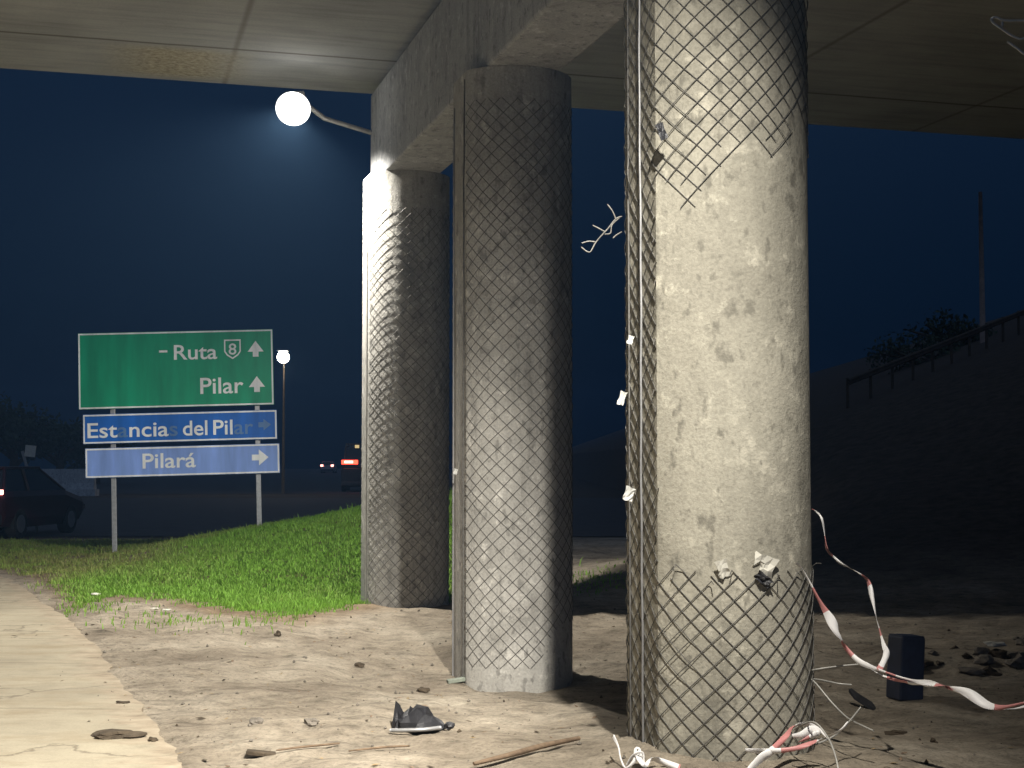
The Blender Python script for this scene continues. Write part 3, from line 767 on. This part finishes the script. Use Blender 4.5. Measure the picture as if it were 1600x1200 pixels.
# crushed black debris
def debris():
    p_ = gpt(655, 1138)
    o = empty('crushed_debris', p_, 'crumpled black plastic debris with a pale strip along its foot, on the dirt', 'debris')
    K = p_.y / FPX; b = MB(); rg = random.Random(4)
    # folded black sheet: a ridge-and-fin crumple
    prof = [(-40, 2, 4), (-38, 22, 10), (-31, 38, 6), (-26, 22, 14), (-15, 30, 18), (-2, 34, 22), (10, 31, 20), (20, 22, 16), (32, 12, 10), (42, 4, 5)]
    vs = []; m = 7
    for x, h, w in prof:
        for j in range(m):
            q = j / (m - 1) * math.pi
            vs.append(((x + rg.uniform(-3, 3)) * K, -math.cos(q) * w * K * 1.5 + rg.uniform(-.01, .01), max(0, math.sin(q) * h * (1 + rg.uniform(-.22, .18))) * K))
    b.add(vs, [(i * m + j, (i + 1) * m + j, (i + 1) * m + j + 1, i * m + j + 1) for i in range(len(prof) - 1) for j in range(m - 1)])
    for x, h, a in ((-34, 44, .3), (-12, 36, -.5), (14, 30, .6)):
        b.add([((x - 8) * K, -.03, 0), ((x + 9) * K, .01, 0), ((x + 5) * K, 0, h * .8 * K), ((x - 2) * K, -.03, h * K)], [(0, 1, 2, 3), (3, 2, 1, 0)])
    b.build('crumpled_sheet', M['black_plastic'], o)
    s = MB(); s.tube(spline([(-42 * K, -.13, .012), (-20 * K, -.15, .016), (10 * K, -.15, .02), (34 * K, -.09, .02)], 5), .013, 6); s.build('pale_strip', M['steel'], o, True)
    e = rock_mesh((.03, .025, .03), 8, .8, 2); e.build('end_cap', M['black_plastic'], o, False, Vector((46 * K, -.06, .025)))
debris()
# dark block
p_ = gpt(1413, 1090); b = MB(); b.box((0, 0, .215), (.19, .17, .43), Matrix.Rotation(R(20), 4, 'Z') @ Matrix.Rotation(R(3.5), 4, 'Y'), 0, .012)
b.box((0, 0, .432), (.18, .16, .012), Matrix.Rotation(R(20), 4, 'Z') @ Matrix.Rotation(R(3.5), 4, 'Y'), 0, .005)
tag(b.build('block', M['navy_plastic'], None, False, p_ + Vector((0, 0, -.01))), 'short dark blue block standing upright on the dirt behind the barrier tape', 'block')
# dark leaf like strip
p_ = gpt(1352, 1108); b = MB(); pts = [p_ + Vector((-.07, .12, .10)), p_ + Vector((-.03, .06, .06)), p_ + Vector((.02, 0, .03)), p_ + Vector((.05, -.05, .005))]
w = [.012, .03, .032, .008]; vs = []
for q, ww in zip(pts, w): vs += [q - Vector((ww, 0, .006)), q + Vector((ww, 0, .006)), q + Vector((ww * .8, 0, .018)), q + Vector((-ww * .8, 0, .012))]
b.add(vs, [(i * 4 + j, i * 4 + (j + 1) % 4, i * 4 + 4 + (j + 1) % 4, i * 4 + 4 + j) for i in range(3) for j in range(4)] + [(3, 2, 1, 0), (12, 13, 14, 15)])
tag(b.build('rubber_strip', M['black_plastic']), 'black pointed strip leaning on the dirt right of the nearest column', 'strip')

# ------------------------------------------------------------------ barrier tape
def tape(paths, label, width=.045, seed=0, stripe=.16, name='barrier_tape'):
    b = MB(); rg = random.Random(seed)
    for pts, tw, wscale in paths:
        sp = spline(pts, 14); L = 0; n = len(sp); rows = []
        for i, p in enumerate(sp):
            if i: L += (sp[i] - sp[i - 1]).length
            t = (sp[min(i + 1, n - 1)] - sp[max(i - 1, 0)]).normalized()
            a = t.cross(Vector((0, 1, 0)));
            if a.length < .1: a = t.cross(Vector((1, 0, 0)))
            a.normalize(); c = a.cross(t); ang = tw * L + .8 * math.sin(L * 9 + seed) + seed
            w = width * wscale * (.45 + .55 * math.sin(L * 8 + seed * 2)) * .5 * (.7 + .3 * math.sin(L * 19)) + .006
            d = a * math.cos(ang) + c * math.sin(ang); m_ = t.cross(d).normalized() * w * .5 * math.sin(L * 23)
            rows.append((p - d * w, p + m_, p + d * w, L))
        for i in range(n - 1):
            A_, B_ = rows[i], rows[i + 1]; mi = 1 if ((A_[3] + seed * .07) / stripe * .5) % 1 < (.30 + .16 * math.sin(A_[3] * 5)) else 0
            th = Vector((0, .0012, 0))
            b.add([A_[0], A_[1], A_[2], B_[0], B_[1], B_[2], A_[0] + th, A_[1] + th, A_[2] + th, B_[0] + th, B_[1] + th, B_[2] + th],
                  [(0, 3, 4, 1), (1, 4, 5, 2), (7, 10, 9, 6), (8, 11, 10, 7), (0, 6, 9, 3), (5, 11, 8, 2)], mi)
    return tag(b.build(name, TAPE, None, True), label, 'barrier tape', 'red and white barrier tape')
T = lambda px, py, Y: at(px, py, Y)
stake = at(1760, 1035, 6.7)
tape([([T(1244, 880, 7.62), T(1256, 893, 7.66), T(1280, 938, 7.7), T(1300, 972, 7.7), T(1313, 1000, 7.7), T(1328, 1020, 7.65), T(1345, 1035, 7.6), T(1375, 1047, 7.5), T(1420, 1062, 7.4), T(1470, 1072, 7.2), T(1510, 1082, 7.1), T(1550, 1104, 7.0), T(1600, 1098, 6.9), T(1680, 1070, 6.8), stake], 5, 1.15),
      ([T(1340, 1033, 7.62), T(1385, 1058, 7.5), T(1440, 1070, 7.3), T(1490, 1078, 7.15), T(1545, 1106, 7.02), T(1580, 1108, 6.95), T(1610, 1102, 6.9)], -7, 1.0)],
     'long red and white tape sagging from the nearest column out to the right', .044, 2)
tape([([T(1255, 792, 8.25), T(1270, 796, 8.2), T(1283, 808, 8.1), T(1288, 830, 8.1), T(1292, 858, 8.05), T(1310, 876, 8.0), T(1340, 895, 7.95), T(1356, 908, 7.9), T(1363, 935, 7.85), T(1370, 968, 7.8), T(1380, 1005, 7.7), T(1385, 1022, 7.6), T(1374, 1046, 7.5)], 6, .95)],
     'upper tape strand that drops from behind the nearest column and joins the sagging tape', .045, 5)
tape([([T(1168, 1204, 7.25), T(1190, 1184, 7.3), T(1205, 1174, 7.32), T(1228, 1150, 7.4), T(1240, 1134, 7.42), T(1262, 1132, 7.42), T(1280, 1140, 7.4), T(1296, 1156, 7.35)], 5, .9),
      ([T(1165, 1172, 7.4), T(1200, 1174, 7.32), T(1240, 1170, 7.3), T(1270, 1160, 7.3), T(1310, 1143, 7.2), T(1325, 1128, 7.2)], 4, .55),
      ([T(1238, 1150, 7.36), T(1252, 1148, 7.34), T(1268, 1140, 7.36), T(1276, 1146, 7.36), T(1246, 1160, 7.34)], 8, .8)],
     'crossed tape ends lying at the right foot of the nearest column', .05, 3, .2)
tape([([T(958, 1150, 7.6), T(966, 1166, 7.5), T(970, 1186, 7.45), T(978, 1200, 7.4), T(992, 1188, 7.4), T(996, 1172, 7.42), T(1000, 1186, 7.4), T(1008, 1196, 7.38), T(1020, 1186, 7.4), T(1034, 1190, 7.4), T(1062, 1200, 7.38)], 7, .95),
      ([T(980, 1196, 7.42), T(990, 1180, 7.4), T(1004, 1176, 7.4), T(1006, 1192, 7.4)], 9, .8)],
     'white knotted tape end at the left foot of the nearest column', .055, 8, .6)
b = MB(); b.tube([(stake.x, stake.y, -.1), (stake.x + .02, stake.y, .8)], .012, 6); tag(b.build('stake', M['wood']), 'thin stake outside the view holding the right end of the sagging tape', 'stake')

# ------------------------------------------------------------------ scraps caught on the columns
def scrap(px, py, Y, s, label, mat='plastic_white', seed=0, tilt=.3):
    b = MB(); rg = random.Random(seed); n = 5; vs = []
    for j in range(n):
        for i in range(n):
            vs.append(((i / (n - 1) - .5) * s[0] * (1 + .15 * math.sin(j * 2)), rg.uniform(-1, 1) * s[0] * .12, (j / (n - 1) - .5) * s[1] + rg.uniform(-1, 1) * s[1] * .05))
    back = [(x, y + .004, z) for x, y, z in vs]; N = n * n
    f = [(j * n + i, j * n + i + 1, (j + 1) * n + i + 1, (j + 1) * n + i) for j in range(n - 1) for i in range(n - 1)]
    b.add(vs + back, f + [tuple(N + k for k in reversed(q)) for q in f])
    o = b.build('scrap', M[mat], None, False, at(px, py, Y)); o.rotation_euler = (.15, tilt, .1); return tag(o, label, 'scrap')
scrap(1192, 888, 7.52, (.12, .135), 'pale torn paper flap hooked on the top edge of the lower mesh', 'paper', 1, .35)
scrap(1193, 905, 7.50, (.09, .05), 'dark rag hanging under the pale paper flap on the nearest column', 'black_plastic', 9, .7)
scrap(1130, 889, 7.48, (.06, .09), 'greyish crumpled scrap on the mesh edge left of the pale paper flap', 'paper', 2, -.3)
scrap(985, 531, 7.8, (.028, .045), 'upper white scrap caught on the left seam of the nearest column', 'plastic_white', 3)
scrap(972, 622, 7.95, (.034, .075), 'middle white scrap caught on the left edge of the nearest column', 'plastic_white', 4)
scrap(983, 772, 7.82, (.05, .075), 'lower white scrap caught on the left seam of the nearest column', 'plastic_white', 6)
scrap(1034, 205, 7.5, (.04, .085), 'dark rag caught where the upper mesh is torn', 'black_plastic', 7, -.4)
scrap(712, 737, 11.82, (.03, .045), 'small white scrap caught on the left edge of the middle column', 'plastic_white', 8)

# ================================================================== FAR THINGS
def car(loc, rz, paint, label, tail=('tail', .30, .12), zt=.92, kind='hatch', hgt=1.48, lights=True, group='vehicles on the road'):
    o = empty('car' if kind == 'hatch' else 'van', loc, label, 'car' if kind == 'hatch' else 'van', group, rz)
    Wd = .87 if kind == 'hatch' else 1.0; Ln = 4.1 if kind == 'hatch' else 5.2; H = hgt
    # stations along +y (forward); rear at y=0
    if kind == 'hatch':
        low = [(0, .45, .95), (.08, .28, 1.0), (1, .22, 1.0), (3, .22, .98), (3.9, .28, .80), (4.1, .42, .65)]
        cab = [(.12, 1.0), (.45, H), (2.0, H), (3.05, .97)]
    else:
        low = [(0, .5, 1.2), (.05, .3, 1.25), (1, .25, 1.25), (4.3, .25, 1.2), (5.0, .3, 1.0), (5.2, .45, .8)]
        cab = [(.03, 1.25), (.10, H), (3.6, H), (4.4, 1.2)]
    b = MB(); vs = []; m = 8
    for y, z0, z1 in low:
        w = Wd * (.96 if y in (0, low[-1][0]) else 1)
        vs += [(-w * .9, y, z0), (-w, y, z0 + .2), (-w, y, z1 - .12), (-w * .93, y, z1), (w * .93, y, z1), (w, y, z1 - .12), (w, y, z0 + .2), (w * .9, y, z0)]
    b.add(vs, [(i * m + j, i * m + (j + 1) % m, (i + 1) * m + (j + 1) % m, (i + 1) * m + j) for i in range(len(low) - 1) for j in range(m)] + [tuple(range(m)), tuple(reversed(range((len(low) - 1) * m, len(low) * m)))])
    b.build('body', paint, o)
    c = MB(); (y0, a0), (y1, a1), (y2, a2), (y3, a3) = cab; w0, w1 = Wd * .92, Wd * .74
    V = [(-w0, y0, a0), (w0, y0, a0), (-w1, y1, a1), (w1, y1, a1), (-w1, y2, a2), (w1, y2, a2), (-w0, y3, a3), (w0, y3, a3)]
    c.add(V, [(0, 1, 3, 2), (4, 5, 7, 6), (0, 2, 4, 6), (1, 7, 5, 3)]); c.build('windows', M['glass_dark'], o)
    r = MB(); r.box((0, (y1 + y2) / 2 + .02, H), (w1 * 2 + .06, y2 - y1 + .12, .06), None, 0, .02)
    for s_ in (-1, 1):
        r.tube([(s_ * w0, y0, a0), (s_ * w1, y1, a1)], .035, 6); r.tube([(s_ * w1, y2, a2), (s_ * w0, y3, a3)], .03, 6); r.tube([(s_ * w1 * 1.03, (y1 + y2) / 2, H), (s_ * w0 * 1.02, (y1 + y2) / 2, a0)], .03, 6)
    r.build('roof', paint, o)
    p_ = MB(); p_.box((0, -.04, .42), (Wd * 1.9, .16, .22), None, 0, .05); p_.build('bumper', M['dark_metal'], o)
    for sx in (-1, 1):
        for yy in (.75, Ln - .85):
            w_ = MB(); w_.tube([(sx * (Wd - .2), yy, .31), (sx * (Wd + .01), yy, .31)], .31, 20); wo = w_.build('wheel', M['rubber'], o)
            h_ = MB(); h_.tube([(sx * (Wd + .012), yy, .31), (sx * (Wd + .022), yy, .31)], .19, 16); h_.build('hub', M['steel'], wo)
        if lights:
            t_ = MB(); t_.box((sx * (Wd - tail[1] / 2 - .02), -.012, zt), (tail[1], .05, tail[2]), None, 0, .01); t_.build('tail_light', M[tail[0]], o)
    return o
K30 = 30 / FPX
car((at(-56, 760, 30).x, 30, 0), R(-7), M['red_paint'], 'dark red hatchback at the left edge with its tail light lit', ('tail_hot', .16, .10), .985)
v = car((at(563, 740, 76).x, 76, 0.01), R(3), simple('dark_van_paint', (.035, .035, .04), .4), 'van half hidden by the farthest column with wide red tail lights', ('tail', .85, .22), 1.55, 'van', 2.5)
b = MB(); b.box((at(558, 698, 76).x - v.location.x, -.03, at(558, 698, 76).z), (.22, .06, .16), None, 0, .01); b.build('marker_light', M['amber'], v)
b = MB(); b.box((at(545, 722, 76).x - v.location.x, -.06, 1.56), (.45, .05, .12), None, 0, .01); b.build('brake_light', M['tail_hot'], v)
car((at(511, 728, 190).x, 190, 0.01), R(0), M['grey_paint'], 'distant car with two small pinkish lights left of the van', ('tail_hot', .34, .24), 1.0)
# pale panel sign behind the red car
o = empty('roadside_panel', (at(34, 705, 33).x, 33, 0), 'small pale panel on a leaning post just behind the dark red hatchback', 'sign')
b = MB(); b.box((0, 0, 1.86), (.24, .03, .26), Matrix.Rotation(R(6), 4, 'Y'), 0, .006); b.build('panel', M['paper'], o)
b = MB(); b.tube([(.38, .0, -.05), (.30, .02, .9), (.0, .03, 1.85)], .035, 6); b.build('post', M['steel'], o)
# street lamp
sl = at(447, 560, 72)
o = empty('street_lamp', (sl.x - .1, 72, 0), 'lit street lamp on a thin pole far behind the road sign', 'street lamp')
b = MB(); b.tube([(0, 0, 0), (0, 0, sl.z * .6), (0, 0, sl.z - .1)], [.08, .06, .045], 8); b.build('pole', M['bark'], o, True)
b = MB(); b.tube([(0, 0, sl.z - .1), (.05, -.3, sl.z + .12), (.1, -.8, sl.z + .14)], .04, 6); b.build('arm', M['steel'], o, True)
b = MB(); bm = bmesh.new(); bmesh.ops.create_uvsphere(bm, u_segments=20, v_segments=12, radius=.30); bm.verts.index_update()
b.add([v_.co.copy() for v_ in bm.verts], [[v_.index for v_ in f_.verts] for f_ in bm.faces]); bm.free()
b.build('lens', M['lens_small'], o, True, Vector((.1, -.9, sl.z)))
b = MB(); b.box((.1, -.9, sl.z + .33), (.5, .6, .1), None, 0, .03); b.build('hood', M['steel'], o)
ld = bpy.data.lights.new('street_beam', 'POINT'); ld.energy = 160; ld.color = (1, .85, .65); ld.shadow_soft_size = .2
lo = bpy.data.objects.new('street_beam', ld); COL.objects.link(lo); lo.parent = o; lo.location = (.1, -.9, sl.z - .45)
# low barrier wall across the road
b = MB(); q0 = at(62, 735, 68); prof = [(-.28, 0), (.28, 0), (.16, .3), (.1, .95), (-.1, .95), (-.16, .3)]
for i in range(1): b.add([(q0.x, 68 + p[0], p[1] + .3) for p in prof] + [(q0.x + 2.6, 68 + p[0], p[1] + .3) for p in prof], [tuple(range(6)), tuple(reversed(range(6, 12)))] + [(k, k + 6, (k + 1) % 6 + 6, (k + 1) % 6) for k in range(6)])
b.box((q0.x + 1.3, 68, .145), (2.8, .7, .31))
tag(b.build('concrete_barrier', M['beam']), 'low concrete barrier across the road left of the road sign', 'barrier')
# guardrail up the approach embankment
def guardrail():
    A_ = at(1325, 594, 33.5); B_ = at(1660, 462, 44)
    o = empty('guardrail', (A_.x, A_.y, 0), 'faint guardrail climbing the dark embankment at the right', 'guardrail')
    pts = []
    for i in range(13):
        t = i / 12; x = A_.x + (B_.x - A_.x) * t; y = A_.y + (B_.y - A_.y) * t; z = hz(x, y); pts.append((x - A_.x, y - A_.y, z))
        b = MB(); b.box((x - A_.x, y - A_.y + .06, z + .25), (.06, .06, .9)); b.build('post', M['bark'], o)
    b = MB()
    for dz, r in ((.64, .04), (.56, .04)): b.tube([(x, y, z + dz) for x, y, z in pts], r, 6)
    b.tube([(x, y + .02, z + .60) for x, y, z in pts], .05, 4)
    b.build('rail', M['bark'], o, True)
guardrail()
pb = at(1535, 490, 46); pt = at(1535, 300, 46)
o = empty('utility_pole', (pb.x, 46, hz(pb.x, 46)), 'thin brown pole standing on the dark embankment at the right', 'pole')
b = MB(); b.tube([(0, 0, -.3), (0, 0, pt.z - hz(pb.x, 46))], [.10, .06], 10); b.build('pole', simple('pole_wood', (.22, .17, .14), .9), o, True)

def tree(loc, h, w, label, group, seed, nl=2600):
    rg = np.random.default_rng(seed); o = empty('tree', loc, label, 'tree', group)
    t = MB(); t.tube([(0, 0, -.3), (.05, .05, h * .3), (.1, 0, h * .62)], [w * .07, w * .05, w * .02], 8)
    for k in range(6):
        a = k * 1.1 + seed; t.tube([(.05, .05, h * (.25 + .05 * k)), (math.cos(a) * w * .25, math.sin(a) * w * .25, h * (.45 + .05 * k)), (math.cos(a) * w * .42, math.sin(a) * w * .42, h * (.58 + .05 * k))], [w * .03, w * .018, w * .006], 6)
    t.build('trunk', M['bark'], o, True)
    cl = []
    for k in range(16):
        a = rg.uniform(0, 6.28); r = w * .5 * math.sqrt(rg.random()); cl.append((math.cos(a) * r, math.sin(a) * r, h * rg.uniform(.42, .92), w * rg.uniform(.13, .26)))
    c = MB()
    for i in range(nl):
        x, y, z, r = cl[i % 16]; d = rg.normal(size=3); d = d / np.linalg.norm(d) * r * rg.random() ** .45
        p = np.array([x, y, z]) + d; u = rg.normal(size=3); u /= np.linalg.norm(u); q = np.cross(u, rg.normal(size=3)); q /= np.linalg.norm(q)
        s = w * .028 * rg.uniform(.6, 1.5); c.add([p - u * s, p + q * s * .5, p + u * s, p - q * s * .5], [(0, 1, 2, 3)])
    c.build('crown', M['leaf'], o)
for i, (px, Y, h, w) in enumerate(((20, 92, 5.0, 5.6), (92, 96, 4.2, 5.2), (-60, 88, 6.2, 6.0), (150, 104, 3.6, 5.6))):
    q = at(px, 740, Y); tree((q.x, Y, 0), h, w, ('tall dark tree beyond the road at the left edge, above the red hatchback', 'dark rounded tree beyond the road, second from the left edge', 'tallest dark tree beyond the road, past the left edge', 'low dark tree beyond the road, behind the left side of the road sign')[i], 'trees beyond the road', i + 1)
for i, (px, Y, h, w) in enumerate(((1475, 50, 1.3, 3.0), (1425, 47, .9, 2.6))):
    q = at(px, 520, Y); tree((q.x, Y, hz(q.x, Y) - .2), h, w, ('larger dark bush on the embankment behind the guardrail', 'smaller dark bush on the embankment behind the guardrail')[i], 'bushes on the embankment', i + 11, 1200)

# ------------------------------------------------------------------ thin haze volume, added to make a glow round the lamps
HAZE = .0011
if HAZE:
    hm = bpy.data.materials.new('haze'); hm.use_nodes = True; t = hm.node_tree
    for n_ in list(t.nodes):
        if n_.type != 'OUTPUT_MATERIAL': t.nodes.remove(n_)
    pv = t.nodes.new('ShaderNodeVolumePrincipled'); pv.inputs['Density'].default_value = HAZE; pv.inputs['Color'].default_value = (.30, .58, 1, 1); pv.inputs['Anisotropy'].default_value = .3
    t.links.new(pv.outputs[0], [n_ for n_ in t.nodes if n_.type == 'OUTPUT_MATERIAL'][0].inputs['Volume'])
    b = MB(); b.box((0, 135, 7), (530, 340, 18)); h_ = b.build('haze', hm); tag(h_, 'thin haze added to make a glow round the lamps', 'haze', None, 'stuff')
